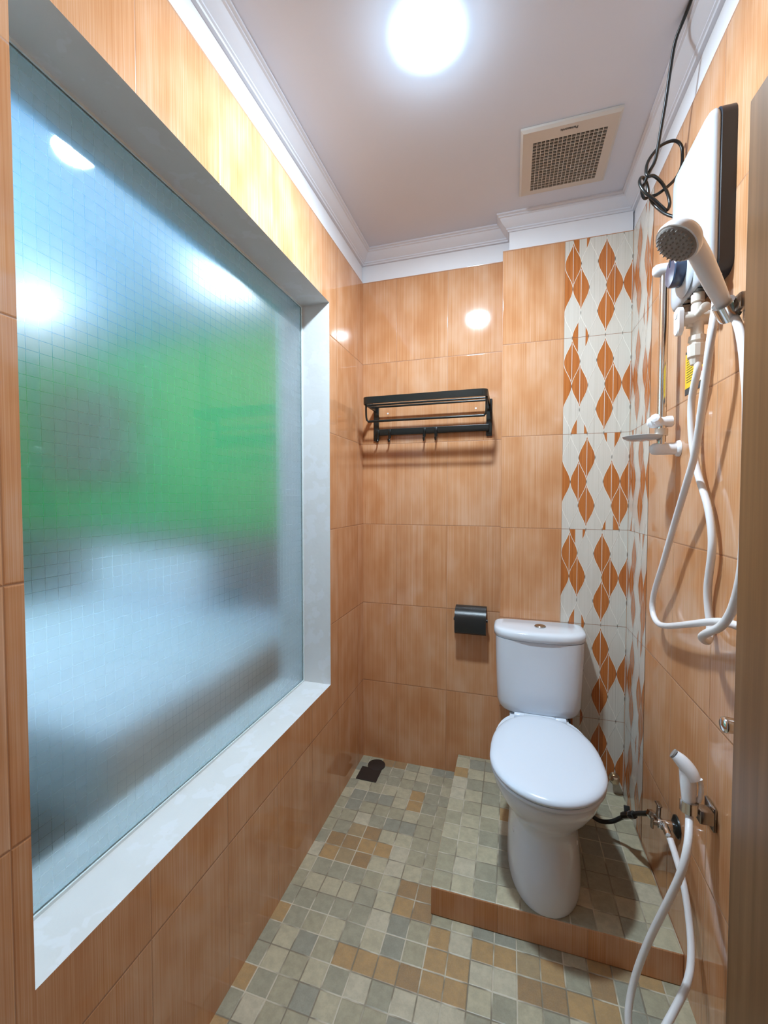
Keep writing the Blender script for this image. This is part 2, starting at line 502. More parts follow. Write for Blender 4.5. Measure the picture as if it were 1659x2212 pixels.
# decorated ogee tiles -------------------------------------------------
def decor(bm, P, z0, flip, mats, zlo=None, zhi=None, wid=0.2505):
    """one 25x40 decor tile; P(u, z, lift) -> point. mats = indices (white, orange, line, grout)"""
    S = 0.25 / 8; PER = 0.2; TH = 0.40
    zlo = z0 if zlo is None else zlo; zhi = z0 + TH if zhi is None else zhi
    g = 0.0009
    quad(bm, [P(0, zlo, -0.0), P(wid, zlo, 0), P(wid, zhi, 0), P(0, zhi, 0)], mats[3])
    quad(bm, [P(g * 0.3, zlo + g, 0.0003), P(wid, zlo + g, 0.0003), P(wid, zhi - g, 0.0003), P(g * 0.3, zhi - g, 0.0003)], mats[0])
    orange = {(1, 0), (5, 0), (5, 2), (0, 1), (2, 1), (6, 1), (8, 1)}      # (column, half rows from the tile top)
    part = {(2, 3): (-9, -0.25), (2, -1): (-9, -0.25), (3, 3): None}
    lo, hi = zlo + g, zhi - g
    def strip(L, R, lift, mi):
        prev = None
        for (z, a), (_, b) in zip(L, R):
            cur = (bm.verts.new(P(a, z, lift)), bm.verts.new(P(b, z, lift)))
            if prev:
                f = bm.faces.new((prev[0], prev[1], cur[1], cur[0])); f.material_index = mi
            prev = cur
    for k in range(0, 9):
        for h in ((0, 2) if k % 2 else (-1, 1, 3)):
            zt = z0 + TH - h * PER / 2            # top of the cell
            kk, hh = (8 - k, 2 - h) if flip else (k, h)
            a, b = max(lo, zt - PER), min(hi, zt)
            if b - a < 0.004: continue
            nseg = 28
            zs = [a + (b - a) * i / nseg for i in range(nseg + 1)]
            zc = zt - PER / 2
            hw = [S * math.cos(PI * (z - zc) / PER) ** 2 for z in zs]
            cu = k * S
            cl = lambda v: min(max(v, 0.0), wid)
            if (kk, hh) in orange:
                ins = 0.0012
                L = [(z, cl(cu - max(w - ins, 0))) for z, w in zip(zs, hw)]
                R = [(z, cl(cu + max(w - ins, 0))) for z, w in zip(zs, hw)]
                strip(L, R, 0.0006, mats[1])
                if 0 < cu < wid:
                    mid = [z for z, w in zip(zs, hw) if w > 0.003]
                    quad(bm, [P(cu - 0.0009, mid[0], 0.0009), P(cu + 0.0009, mid[0], 0.0009), P(cu + 0.0009, mid[-1], 0.0009), P(cu - 0.0009, mid[-1], 0.0009)], mats[2])
            elif kk == 2 and hh in (-1, 3):
                sg = -1 if flip else 1
                for u0, u1 in ((-1.0, -0.28), (0.62, 1.0)):
                    L, R = [], []
                    for z, w in zip(zs, hw):
                        aa = max(u0 * S, -(w - 0.0012)); bb = min(u1 * S, w - 0.0012)
                        bb = max(bb, aa)
                        if sg < 0: aa, bb = -bb, -aa
                        L.append((z, cl(cu + aa))); R.append((z, cl(cu + bb)))
                    strip(L, R, 0.0006, mats[1])
            lw = 0.0009
            for sgn in (1,):
                L = [(z, cl(cu + sgn * w - lw)) for z, w in zip(zs, hw)]
                R = [(z, cl(cu + sgn * w + lw)) for z, w in zip(zs, hw)]
                if max(r[1] - l[1] for l, r in zip(L, R)) > 1e-5: strip(L, R, 0.0010, mats[2])

FLIP = {5: False, 4: False, 3: True, 2: False, 1: False, 0: False}
bm = NB()
PW = W + 0.0
box(bm, PX, W, PY, 0.0, 0.0, ZT)
box(bm, 0.70, W, -0.068, 0.0, ZT, H, mi=1)
for r in range(6):
    decor(bm, lambda u, z, l: (0.925 + u, PY - 0.0004 - l, z), ROW0 + 0.4 * r, FLIP[r], (2, 3, 4, 5), zlo=max(ROW0 + 0.4 * r, 0.0))
struct(link('wall_pillar', bm, ['tile_pillar', 'paint', 'dec_white_x', 'dec_or_x', 'dec_line', 'grout'], smooth=False))

bm = NB()
box(bm, W, W + 0.12, YF - 0.4, 0.0, -0.06, ZT)
box(bm, W + 0.005, W + 0.12, YF - 0.4, 0.0, ZT, H, mi=1)
for r in range(6):
    decor(bm, lambda u, z, l: (W - 0.0004 - l, -0.0805 - u, z), ROW0 + 0.4 * r, not FLIP[r], (2, 3, 4, 5), zlo=max(ROW0 + 0.4 * r, 0.0), wid=0.2495)
struct(link('wall_right', bm, ['tile_right', 'paint', 'dec_white_y', 'dec_or_y', 'dec_line', 'grout'], smooth=False))

# front wall with the doorway the camera stands in
bm = NB()
box(bm, 0.0, 0.36, YF - 0.12, YF, 0.0, ZT)
box(bm, 0.36, W, YF - 0.12, YF, 2.06, ZT)
box(bm, 0.0, W, YF - 0.12, YF - 0.004, ZT, H, mi=1)
struct(link('wall_front', bm, ['tile_back', 'paint'], smooth=False))

# ceiling with the opening for the exhaust fan
VX0, VX1, VY0, VY1 = 0.737, 1.041, -0.520, -0.208      # outer frame of the fan grille
GX0, GX1, GY0, GY1 = 0.777, 1.007, -0.466, -0.237      # grille field
bm = NB()
for a in ((-0.25, VX0 + 0.02, YF - 0.12, 0.0), (VX1 - 0.02, W + 0.1, YF - 0.12, 0.0),
          (VX0 + 0.02, VX1 - 0.02, YF - 0.12, VY0 + 0.02), (VX0 + 0.02, VX1 - 0.02, VY1 - 0.02, 0.0)):
    box(bm, a[0], a[1], a[2], a[3], H, H + 0.1)
struct(link('ceiling', bm, 'ceiling', smooth=False))

# cornice, mitred round the room
prof = [(-0.007, 2.482), (0.006, 2.482), (0.008, 2.487), (0.013, 2.489), (0.013, 2.494), (0.020, 2.499), (0.029, 2.507),
        (0.036, 2.517), (0.039, 2.524), (0.045, 2.526), (0.045, 2.531), (0.052, 2.534), (0.052, H)]
bm = NB()
rs = []
for i in range(8): rs.append([])
PXP, PYP = 0.70, -0.068
def corner(d):
    return [(d, YF + d), (d, -d), (PXP - d, -d), (PXP - d, PYP - d), (W - d, PYP - d), (W - d, YF + d)]
for i in range(6):
    rs[i] = [Vector((*corner(d)[i], z)) for d, z in prof]
V = [[bm.verts.new(p) for p in r] for r in rs[:6]]
for i in range(6):
    a, b = V[i], V[(i + 1) % 6]
    for k in range(len(prof) - 1):
        bm.faces.new((a[k], a[k + 1], b[k + 1], b[k]))
struct(link('trim_1', bm, 'cornice', angle=25))

# window: pane, silicone bead
bm = NB()
box(bm, GX - 0.008, GX, WY0, WY1, WZ0, WZ1)
bm.normal_update()
for f in bm.faces:
    f.material_index = 0 if f.normal.x > 0.5 else (1 if f.normal.x < -0.5 else 2)
win = bpy.data.objects.new('window_1', None); col.objects.link(win); win.location = (GX, WY0, WZ0); struct(win)
link('pane', bm, ['glass_front', 'glass_frost', 'glass_edge'], win, smooth=False)
bm = NB()
b_ = 0.007
for y0, y1, z0, z1 in ((WY0, WY1, WZ0, WZ0 + b_), (WY0, WY1, WZ1 - b_, WZ1), (WY1 - b_, WY1, WZ0 + b_, WZ1 - b_), (WY0, WY0 + b_, WZ0 + b_, WZ1 - b_)):
    box(bm, GX - 0.014, GX - 0.0082, y0, y1, z0, z1)
    box(bm, GX + 0.0002, GX + 0.004, y0, y1, z0, z1)
link('seal', bm, 'silicone', win, smooth=False)

# door, opened flat against the right wall
door = bpy.data.objects.new('door_1', None); col.objects.link(door); door.location = (1.137, -1.93, 0.0); struct(door)
bm = NB()
box(bm, -0.0175, 0.0175, 0.0, 0.775, 0.012, 1.975, bev=0.0025)
leaf = link('door_leaf', bm, 'veneer', smooth=False); leaf.parent = door
bm = NB()
for z in (0.25, 1.75): cyl(bm, (0.019, 0.0, z - 0.05), (0.019, 0.0, z + 0.05), 0.006)
hg = link('hinge', bm, 'chrome'); hg.parent = door
door.rotation_euler = (0, 0, math.atan2(0.035, 0.775))

# ---- the room beyond the glass
def room_box(name, x0, x1, y0, y1, z0, z1, m):
    b = NB(); box(b, x0, x1, y0, y1, z0, z1)
    return struct(link(name, b, m, smooth=False))
room_box('floor_bedroom', BX0, TX, BY0, BY1, -0.06, 0.0, 'bed_floor')
room_box('ceiling_bedroom', BX0, TX, BY0, BY1, BZ, BZ + 0.08, 'bed_ceiling')
room_box('wall_bedroom_back', BX0, TX, BY1, BY1 + 0.1, 0.0, BZ, 'bed_green')
room_box('wall_bedroom_left', BX0 - 0.1, BX0, BY0, BY1, 0.0, BZ, 'bed_green')
room_box('wall_bedroom_front', BX0, TX, BY0 - 0.1, BY0, 0.0, BZ, 'bed_wall')
bm = NB()
box(bm, TX - 0.01, TX - 0.0005, 0.15, BY1, 0.0, BZ); box(bm, TX - 0.01, TX - 0.0005, BY0, YF - 0.12, 0.0, BZ); box(bm, TX - 0.01, TX - 0.0005, YF - 0.12, 0.15, H, BZ)
struct(link('wall_bedroom_right', bm, 'bed_wall', smooth=False))

bed = empty('bed', (-1.35, -0.3, 0.0), 'white bed seen only as a pale blur through the frosted glass', 'bed')
bm = NB(); box(bm, -2.33, -0.44, -1.05, 0.37, 0.0, 0.30, bev=0.01); link('bed_base', bm, 'bed_grey', bed, smooth=False)
bm = NB(); box(bm, -2.35, -0.42, -1.07, 0.37, 0.30, 0.62, bev=0.05, seg=4); link('mattress', bm, 'bed_white', bed)
bm = NB(); box(bm, -2.9, -0.27, 0.375, 0.45, 0.0, 1.06, bev=0.01); link('headboard', bm, 'bed_grey', bed, smooth=False)
for k in range(2):
    bm = NB(); box(bm, -2.15 + 0.52 * k, -1.66 + 0.52 * k, 0.19, 0.365, 0.622, 0.97, bev=0.08, seg=5); link('pillow', bm, 'bed_white', bed)
bm = NB(); box(bm, -4.66, -0.30, 0.95, 1.19, 0.0, 1.02, bev=0.01)
tag(link('low_cabinet', bm, 'bed_grey', smooth=False), 'grey low furniture along the green wall, a dim band behind the frosted glass', 'cabinet')
wp = NB(); box(wp, -4.05, -2.75, BY1 - 0.05, BY1 - 0.001, 1.46, 2.42, bev=0.006)
tag(link('wall_panel', wp, 'bed_panel', smooth=False), 'grey rectangular panel on the green wall, blurred behind the window glass', 'wall panel')
for nm, x, y, r, lab in (('ceiling_lamp', -0.85, 0.20, 0.085, 'bright lamp behind the frosted glass near the top right of the window'),
                         ('ceiling_lamp', -2.55, 0.16, 0.06, 'glowing lamp behind the frosted glass at the left edge of the window')):
    e = empty(nm, (x, y, BZ), lab, 'lamp')
    bm = NB(); lathe(bm, (x, y, BZ), (0, 0, -1), [(0, r), (0.03, r)], 32); link('lamp_base', bm, 'white_plastic', e)
    bm = NB(); lathe(bm, (x, y, BZ - 0.0305), (0, 0, -1), [(0, r * 0.96), (0.06, r * 0.95), (0.10, r * 0.75), (0.13, r * 0.4), (0.136, 0.001)], 32); link('diffuser', bm, 'bed_lamp', e)

pl = bpy.data.lights.new('bedroom_fill', 'POINT'); pl.energy = 60; pl.shadow_soft_size = 0.15; pl.color = (0.82, 0.93, 1.0)  # added fill light without a fixture, unseen, brightens the room beyond the glass
plo = bpy.data.objects.new('bedroom_fill', pl); col.objects.link(plo); plo.location = (-2.3, -1.2, 2.25)

# ------------------------------------------------------------------ CEILING THINGS
LX, LY = 0.496, -0.885
lamp = empty('ceiling_lamp', (LX, LY, H), 'glowing white round lamp on the bathroom ceiling at the top edge of the photo', 'lamp')
bm = NB(); lathe(bm, (LX, LY, H), (0, 0, -1), [(0, 0.060), (0.004, 0.060), (0.006, 0.056)], 40); link('lamp_base', bm, 'white_plastic', lamp)
bm = NB(); lathe(bm, (LX, LY, H - 0.0062), (0, 0, -1), [(0, 0.062), (0.002, 0.066), (0.005, 0.0655), (0.011, 0.061), (0.016, 0.054), (0.0185, 0.047), (0.0195, 0.030), (0.020, 0.015), (0.0201, 0.001)], 48)
bm.normal_update()
for f in bm.faces: f.material_index = 0 if f.calc_center_median().z < H - 0.0062 - 0.017 else 1
link('diffuser', bm, ['bulb', 'bulb_side'], lamp)

# exhaust fan
fan = empty('exhaust_fan', ((VX0 + VX1) / 2, (VY0 + VY1) / 2, H), 'beige square exhaust fan with dusty grid grille in the ceiling', 'exhaust fan')
bm = NB()
zb, zt_ = H - 0.014, H - 0.0005
o_ = [(VX0, VY0), (VX1, VY0), (VX1, VY1), (VX0, VY1)]
i_ = [(GX0, GY0), (GX1, GY0), (GX1, GY1), (GX0, GY1)]
sh = lambda pts, d: [(x + (d if x < 0.9 else -d), y + (d if y < -0.36 else -d)) for x, y in pts]
rs = [[(x, y, zt_) for x, y in o_], [(x, y, H - 0.008) for x, y in o_], [(x, y, zb) for x, y in sh(o_, 0.008)], [(x, y, zb) for x, y in i_], [(x, y, H + 0.012) for x, y in i_]]
rings(bm, rs, False, False)
link('frame', bm, 'vent', fan, angle=25)
bm = NB()
NBAR = 17
for k in range(NBAR + 1):
    x = GX0 + (GX1 - GX0) * k / NBAR
    box(bm, x - 0.0009, x + 0.0009, GY0, GY1, zb + 0.0005, zb + 0.008)
    y = GY0 + (GY1 - GY0) * k / NBAR
    box(bm, GX0, GX1, y - 0.0009, y + 0.0009, zb + 0.001, zb + 0.0075)
link('grille', bm, 'vent', fan, smooth=False)
bm = NB()
e = 0.002
for q in ([(GX0 - e, GY0 - e), (GX1 + e, GY0 - e)], [(GX1 + e, GY0 - e), (GX1 + e, GY1 + e)], [(GX1 + e, GY1 + e), (GX0 - e, GY1 + e)], [(GX0 - e, GY1 + e), (GX0 - e, GY0 - e)]):
    quad(bm, [(*q[0], H + 0.010), (*q[1], H + 0.010), (*q[1], H + 0.13), (*q[0], H + 0.13)])
quad(bm, [(GX0 - e, GY0 - e, H + 0.13), (GX1 + e, GY0 - e, H + 0.13), (GX1 + e, GY1 + e, H + 0.13), (GX0 - e, GY1 + e, H + 0.13)])
quad(bm, [(GX0 - e, GY0 - e, H + 0.028), (GX1 + e, GY0 - e, H + 0.028), (GX1 + e, GY1 + e, H + 0.028), (GX0 - e, GY1 + e, H + 0.028)])
link('housing', bm, 'vent_dark', fan, smooth=False)
bm = NB()
cx, cy = (GX0 + GX1) / 2, (GY0 + GY1) / 2
lathe(bm, (cx, cy, H + 0.004), (0, 0, 1), [(0, 0.100), (0.002, 0.104), (0.022, 0.104)], 40)
for k in range(32):
    a = 2 * PI * k / 32
    bar(bm, (cx + 0.075 * math.cos(a), cy + 0.075 * math.sin(a), H + 0.003), (cx + 0.10 * math.cos(a + 0.12), cy + 0.10 * math.sin(a + 0.12), H + 0.003), 0.002, 0.004)
link('fan_wheel', bm, 'vent_fan', fan)
tc = bpy.data.curves.new('lettering', 'FONT'); tc.body = 'Panasonic'; tc.size = 0.0135; tc.align_x = 'CENTER'; tc.extrude = 0.0003; tc.offset = 0.0003
to = bpy.data.objects.new('lettering_source', tc); col.objects.link(to)
dg = bpy.context.evaluated_depsgraph_get(); dg.update()
me = bpy.data.meshes.new_from_object(to.evaluated_get(dg)); bpy.data.objects.remove(to)
lt = bpy.data.objects.new('lettering', me); col.objects.link(lt); me.materials.clear(); me.materials.append(MT['ink'])
lt.parent = fan
lt.location = Vector((0.887, -0.4985, zb - 0.0004)) - fan.location
lt.rotation_euler = (PI, 0, PI)

# ------------------------------------------------------------------ TOWEL RACK on the back wall
rack = empty('towel_rack', (0.34, 0.0, 1.62), 'black metal towel rack with hooks on the back wall', 'towel rack')
RX0, RX1 = 0.072, 0.618
D_ = 0.205
for x in (RX0, RX1):
    bm = NB()
    box(bm, x - 0.013, x + 0.013, -0.010, -0.0005, 1.615 if x > 0.3 else 1.612, 1.785, bev=0.002)
    lathe(bm, (x, -0.010, 1.626), (0, -1, 0), [(0, 0.003), (0.0015, 0.0025)], 10)
    link('wall_bracket', bm, 'black_metal', rack, smooth=False)
# top frame: U of flat bar with rounded corners
bm = NB()
def flat_loop(bm, pts, w, h):
    P = smooth_path(pts, 6) if False else [Vector(p) for p in pts]
    rs = []
    for i, p in enumerate(P):
        t = (P[min(i + 1, len(P) - 1)] - P[max(i - 1, 0)]).normalized(); s = t.cross(Vector((0, 0, 1))).normalized()
        rs.append([p + s * a * w / 2 + Vector((0, 0, b * h / 2)) for a, b in ((-1, -1), (1, -1), (1, 1), (-1, 1))])
    rings(bm, rs)
def upath(x0, x1, y, z, r, yb=-0.006):
    pts = [(x0, yb, z), (x0, -y + r, z)]
    for k in range(1, 7):
        a = PI / 2 * k / 6; pts.append((x0 + r - r * math.cos(a), -y + r - r * math.sin(a), z))
    for k in range(0, 7):
        a = PI / 2 * k / 6; pts.append((x1 - r + r * math.sin(a), -y + r - r * math.cos(a), z))
    pts.append((x1, yb, z))
    return pts
flat_loop(bm, upath(RX0, RX1, D_, 1.769, 0.022), 0.006, 0.030)
link('shelf_frame', bm, 'black_metal', rack, angle=30)
for y in (-0.150, -0.100, -0.050):
    bm = NB(); cyl(bm, (RX0, y, 1.770), (RX1, y, 1.770), 0.0048, seg=12); link('shelf_rod', bm, 'black_metal', rack)
bm = NB()
tube(bm, [(RX0 + 0.004, -0.172, 1.765), (RX0 + 0.004, -0.172, 1.72), (RX0 + 0.006, -0.168, 1.690), (RX0 + 0.016, -0.164, 1.681)], 0.0045, 10, 6)
tube(bm, [(RX1 - 0.004, -0.172, 1.765), (RX1 - 0.004, -0.172, 1.72), (RX1 - 0.006, -0.168, 1.690), (RX1 - 0.016, -0.164, 1.681)], 0.0045, 10, 6)
cyl(bm, (RX0 + 0.010, -0.164, 1.681), (RX1 - 0.010, -0.164, 1.681), 0.0055, seg=12)
link('towel_bar', bm, 'black_metal', rack)
bm = NB(); box(bm, RX0, RX1, -0.020, -0.012, 1.637, 1.668, bev=0.002); link('hook_rail', bm, 'black_metal', rack, smooth=False)
for x in (0.085, 0.145, 0.318, 0.374):
    bm = NB()
    box(bm, x - 0.007, x + 0.007, -0.0255, -0.0205, 1.622, 1.664, bev=0.0015)
    tube(bm, [(x, -0.023, 1.630), (x, -0.024, 1.612), (x, -0.034, 1.603), (x, -0.045, 1.608), (x, -0.048, 1.617)], 0.0035, 8, 6)
    link('hook', bm, 'black_metal', rack)

# ------------------------------------------------------------------ TISSUE HOLDER
th = empty('tissue_holder', (0.543, 0.0, 0.76), 'black toilet paper holder with hinged cover left of the toilet tank', 'tissue holder')
bm = NB(); box(bm, 0.474, 0.612, -0.012, -0.0005, 0.762, 0.815, bev=0.003)
for s in (0.474, 0.606): box(bm, s, s + 0.006, -0.062, -0.012, 0.752, 0.772, bev=0.001)
link('wall_plate', bm, 'black_plastic', th, smooth=False)
bm = NB()
rs = []
outer = [(-0.006, 0.822), (-0.020, 0.821), (-0.048, 0.812), (-0.066, 0.796), (-0.075, 0.775), (-0.076, 0.735), (-0.072, 0.709), (-0.064, 0.703)]
sec = [Vector((0, y, z)) for y, z in outer] + [Vector((0, y + 0.004, z - 0.003)) for y, z in outer[::-1]]
for x in (0.472, 0.476, 0.610, 0.614): rs.append([p + Vector((x, 0, 0)) for p in sec])
rings(bm, rs)
link('cover', bm, 'black_plastic', th, angle=35)
bm = NB(); cyl(bm, (0.4725, -0.045, 0.765), (0.612, -0.045, 0.765), 0.006, seg=12); link('roll_bar', bm, 'black_plastic', th)
for x in (0.469, 0.617):
    bm = NB(); lathe(bm, (x - 0.003, -0.045, 0.765), (1, 0, 0), [(0, 0.008), (0.0065, 0.008)], 14); link('pivot', bm, 'black_plastic', th)

# ------------------------------------------------------------------ TOILET
TCX = 0.832
toi = empty('toilet', (TCX, -0.45, SZ), 'white ceramic close coupled toilet with lid down on the tiled step', 'toilet')
def oval(cx, yb, yf, hw, z, n=48, e_f=2.0, e_b=2.6, pw=0.55):
    """outline seen from above: back at yb, front at yf, widest part a bit behind the middle"""
    ym = yb + (yf - yb) * pw
    out = []
    for k in range(n):
        a = 2 * PI * k / n
        c, s = math.cos(a), math.sin(a)
        e = e_f if s < 0 else e_b
        x = hw * math.copysign(abs(c) ** (2 / e), c)
        L = (ym - yf) if s < 0 else (yb - ym)
        y = ym + L * math.copysign(abs(s) ** (2 / e), s)
        out.append(Vector((cx + x, y, z)))
    return out
def sub_obj(o, lv=1):
    md = o.modifiers.new('sub', 'SUBSURF'); md.levels = lv; md.render_levels = lv
    return o
bm = NB()
S_ = [  # z, back, front, half width, exps
    (0.0930, -0.265, -0.722, 0.114, 2.2, 3.2, 0.52), (0.105, -0.262, -0.724, 0.116, 2.2, 3.2, 0.52), (0.14, -0.262, -0.722, 0.115, 2.2, 3.2, 0.52),
    (0.19, -0.262, -0.712, 0.111, 2.2, 3.2, 0.52), (0.245, -0.26, -0.696, 0.106, 2.2, 3.0, 0.52),
    (0.285, -0.26, -0.686, 0.105, 2.2, 3.0, 0.52), (0.312, -0.26, -0.692, 0.113, 2.2, 3.0, 0.52), (0.340, -0.255, -0.716, 0.130, 2.1, 2.8, 0.55),
    (0.372, -0.25, -0.745, 0.149, 2.1, 2.8, 0.55), (0.405, -0.245, -0.768, 0.163, 2.1, 2.8, 0.56), (0.435, -0.24, -0.783, 0.170, 2.05, 2.8, 0.57),
    (0.452, -0.24, -0.788, 0.171, 2.05, 2.8, 0.57), (0.460, -0.242, -0.785, 0.168, 2.05, 2.8, 0.57)]
rings(bm, [oval(TCX, b, f, w, z, 48, ef, eb, pw) for z, b, f, w, ef, eb, pw in S_])
link('bowl', bm, 'ceramic', toi, angle=70)
# recessed side pads with bolt caps
for s in (-1, 1):
    bm = NB()
    lathe(bm, (TCX + s * 0.083, -0.588, 0.235), (s, -0.6, 0.0), [(0, 0.012), (0.010, 0.012), (0.014, 0.009), (0.016, 0.001)], 16)
    link('bolt_cap', bm, 'ceramic', toi)
bm = NB()      # platform that carries the tank
rings(bm, [oval(TCX, -0.085, -0.36, 0.11, 0.30, 40, 3, 4, 0.5), oval(TCX, -0.085, -0.34, 0.110, 0.38, 40, 3, 4, 0.5), oval(TCX, -0.085, -0.33, 0.112, 0.4425, 40, 3, 4, 0.5)])
link('tank_shelf', bm, 'ceramic', toi, angle=60)
# tank: flat back, bowed front
def dsec(hw, yb, yf, z, n=44, e=3.4, eb=9.0):
    ym = yb + (yf - yb) * 0.42
    out = []
    for k in range(n):
        a = 2 * PI * k / n; c, s = math.cos(a), math.sin(a)
        ee = e if s < 0 else eb
        x = hw * math.copysign(abs(c) ** (2 / ee), c)
        y = ym + (abs(ym - yf) if s < 0 else abs(yb - ym)) * math.copysign(abs(s) ** (2 / ee), s)
        out.append(Vector((TCX + x, y, z)))
    return out
YB = -0.084
bm = NB()
T_ = [(0.4430, 0.118, -0.215), (0.4455, 0.134, -0.230), (0.454, 0.149, -0.243), (0.470, 0.159, -0.251), (0.490, 0.1635, -0.2545), (0.56, 0.1665, -0.258), (0.66, 0.170, -0.261), (0.755, 0.1725, -0.263)]
rings(bm, [dsec(w, YB, f, z) for z, w, f in T_])
link('tank', bm, 'ceramic', toi, angle=60)
bm = NB()
L_ = [(0.7565, 0.174, -0.265), (0.758, 0.1775, -0.269), (0.770, 0.1795, -0.272), (0.783, 0.1790, -0.271), (0.790, 0.1750, -0.266), (0.7935, 0.166, -0.256), (0.7945, 0.150, -0.240)]
rings(bm, [dsec(w, YB, f, z, e=2.7) for z, w, f in L_])
lid = link('tank_lid', bm, 'ceramic', toi, angle=60)
bm = NB(); lathe(bm, (0.838, -0.170, 0.794), (0, 0, 1), [(0, 0.0225), (0.004, 0.0225), (0.0065, 0.020), (0.0068, 0.001)], 28)
fb = link('flush_button', bm, 'dark_chrome'); fb.parent = lid
# seat ring and lid
def seat_o(inset, z):
    n = 64; out = []
    hw, yb, yf = 0.1735 - inset, -0.318 - inset, -0.798 + inset
    ym = -0.600
    for k in range(n):
        a = 2 * PI * k / n; c, s = math.cos(a), math.sin(a)
        if s < 0: x = hw * c; y = ym + (ym - yf) * s
        else:
            x = hw * math.copysign(abs(c) ** 0.82, c) * (1.0 - 0.10 * s * s); y = ym + (yb - ym) * math.copysign(abs(s) ** (2 / 2.75), s)
        out.append(Vector((TCX + x, y, z)))
    return out
bm = NB(); rings(bm, [seat_o(i, z) for i, z in ((0.006, 0.461), (0.002, 0.463), (0.001, 0.470), (0.003, 0.474))]); link('seat', bm, 'seatplastic', toi, angle=60)
bm = NB(); rings(bm, [seat_o(i, z) for i, z in ((0.004, 0.4755), (0.0, 0.478), (-0.001, 0.484), (0.002, 0.490), (0.009, 0.4950), (0.022, 0.4985), (0.05, 0.5010), (0.09, 0.5022), (0.14, 0.5025))])
link('seat_lid', bm, 'seatplastic', toi, angle=70)
for s in (-1, 1):
    bm = NB(); cyl(bm, (TCX + s * 0.075 - 0.02, -0.303, 0.474), (TCX + s * 0.075 + 0.02, -0.303, 0.474), 0.012, bev=0.003); link('hinge', bm, 'seatplastic', toi)

# floor drain
dr = empty('floor_drain', (0.08, -0.12, 0.0), 'dark square floor drain with round cap in the back left corner', 'drain')
bm = NB(); box(bm, 0.026, 0.126, -0.184, -0.090, 0.0003, 0.004, bev=0.001); link('drain_plate', bm, 'drain', dr, smooth=False)
bm = NB(); lathe(bm, (0.090, -0.062, 0.0003), (0, 0, 1), [(0, 0.043), (0.004, 0.043), (0.005, 0.040)], 36); link('drain_cap', bm, 'drain', dr)

# ------------------------------------------------------------------ RIGHT WALL: WATER HEATER
HY0, HY1, HZ0, HZ1 = -0.895, -0.655, 1.825, 2.195
htr = empty('water_heater', (W, -0.775, HZ0), 'white electric water heater with navy back on the right wall', 'water heater')
def rrect(y0, y1, z0, z1, r, x, n=6):
    out = []
    for cy_, cz_, a0 in ((y1 - r, z1 - r, 0), (y0 + r, z1 - r, PI / 2), (y0 + r, z0 + r, PI), (y1 - r, z0 + r, 1.5 * PI)):
        for k in range(n + 1):
            a = a0 + PI / 2 * k / n
            out.append(Vector((x, cy_ + r * math.cos(a), cz_ + r * math.sin(a))))
    return out
bm = NB(); rings(bm, [rrect(HY0, HY1, HZ0, HZ1, 0.03, W - 0.0005), rrect(HY0, HY1, HZ0, HZ1, 0.03, W - 0.028), rrect(HY0 + 0.002, HY1 - 0.002, HZ0 + 0.002, HZ1 - 0.002, 0.029, W - 0.030)])
link('back_housing', bm, 'navy', htr, angle=30)
bm = NB()
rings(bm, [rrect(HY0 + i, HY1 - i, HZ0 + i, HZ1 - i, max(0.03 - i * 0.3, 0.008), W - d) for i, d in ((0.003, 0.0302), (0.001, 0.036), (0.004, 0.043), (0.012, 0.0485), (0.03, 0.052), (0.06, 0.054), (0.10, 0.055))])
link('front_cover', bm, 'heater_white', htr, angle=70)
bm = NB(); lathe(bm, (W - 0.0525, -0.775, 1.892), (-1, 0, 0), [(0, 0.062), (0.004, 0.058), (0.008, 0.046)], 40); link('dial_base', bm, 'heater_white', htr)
kb = NB(); lathe(kb, (W - 0.0605, -0.775, 1.892), (-1, 0, 0), [(0, 0.036), (0.002, 0.037), (0.022, 0.0355), (0.0245, 0.033), (0.0255, 0.001)], 40); knob = link('temperature_knob', kb, 'navy_knob', htr)
bm = NB(); box(bm, W - 0.0868, W - 0.0858, -0.7765, -0.7735, 1.905, 1.923)
km = link('pointer_mark', bm, 'ink', smooth=False); km.parent = knob
bm = NB()
for k in range(5): box(bm, W - 0.044, W - 0.008, -0.86 + 0.03 * k, -0.842 + 0.03 * k, HZ0 - 0.003, HZ0 - 0.0003)
link('bottom_vent', bm, 'black_plastic', htr, smooth=False)
bm = NB(); lathe(bm, (W - 0.030, -0.793, HZ0 - 0.0005), (0, 0, -1), [(0, 0.014), (0.02, 0.014), (0.021, 0.011), (0.024, 0.011)], 18); link('inlet_pipe', bm, 'ivory_plastic', htr)
bm = NB(); lathe(bm, (W - 0.030, -0.880, HZ0 - 0.0005), (0, 0, -1), [(0, 0.013), (0.022, 0.013), (0.024, 0.011), (0.04, 0.010)], 18); link('outlet_pipe', bm, 'ivory_plastic', htr)

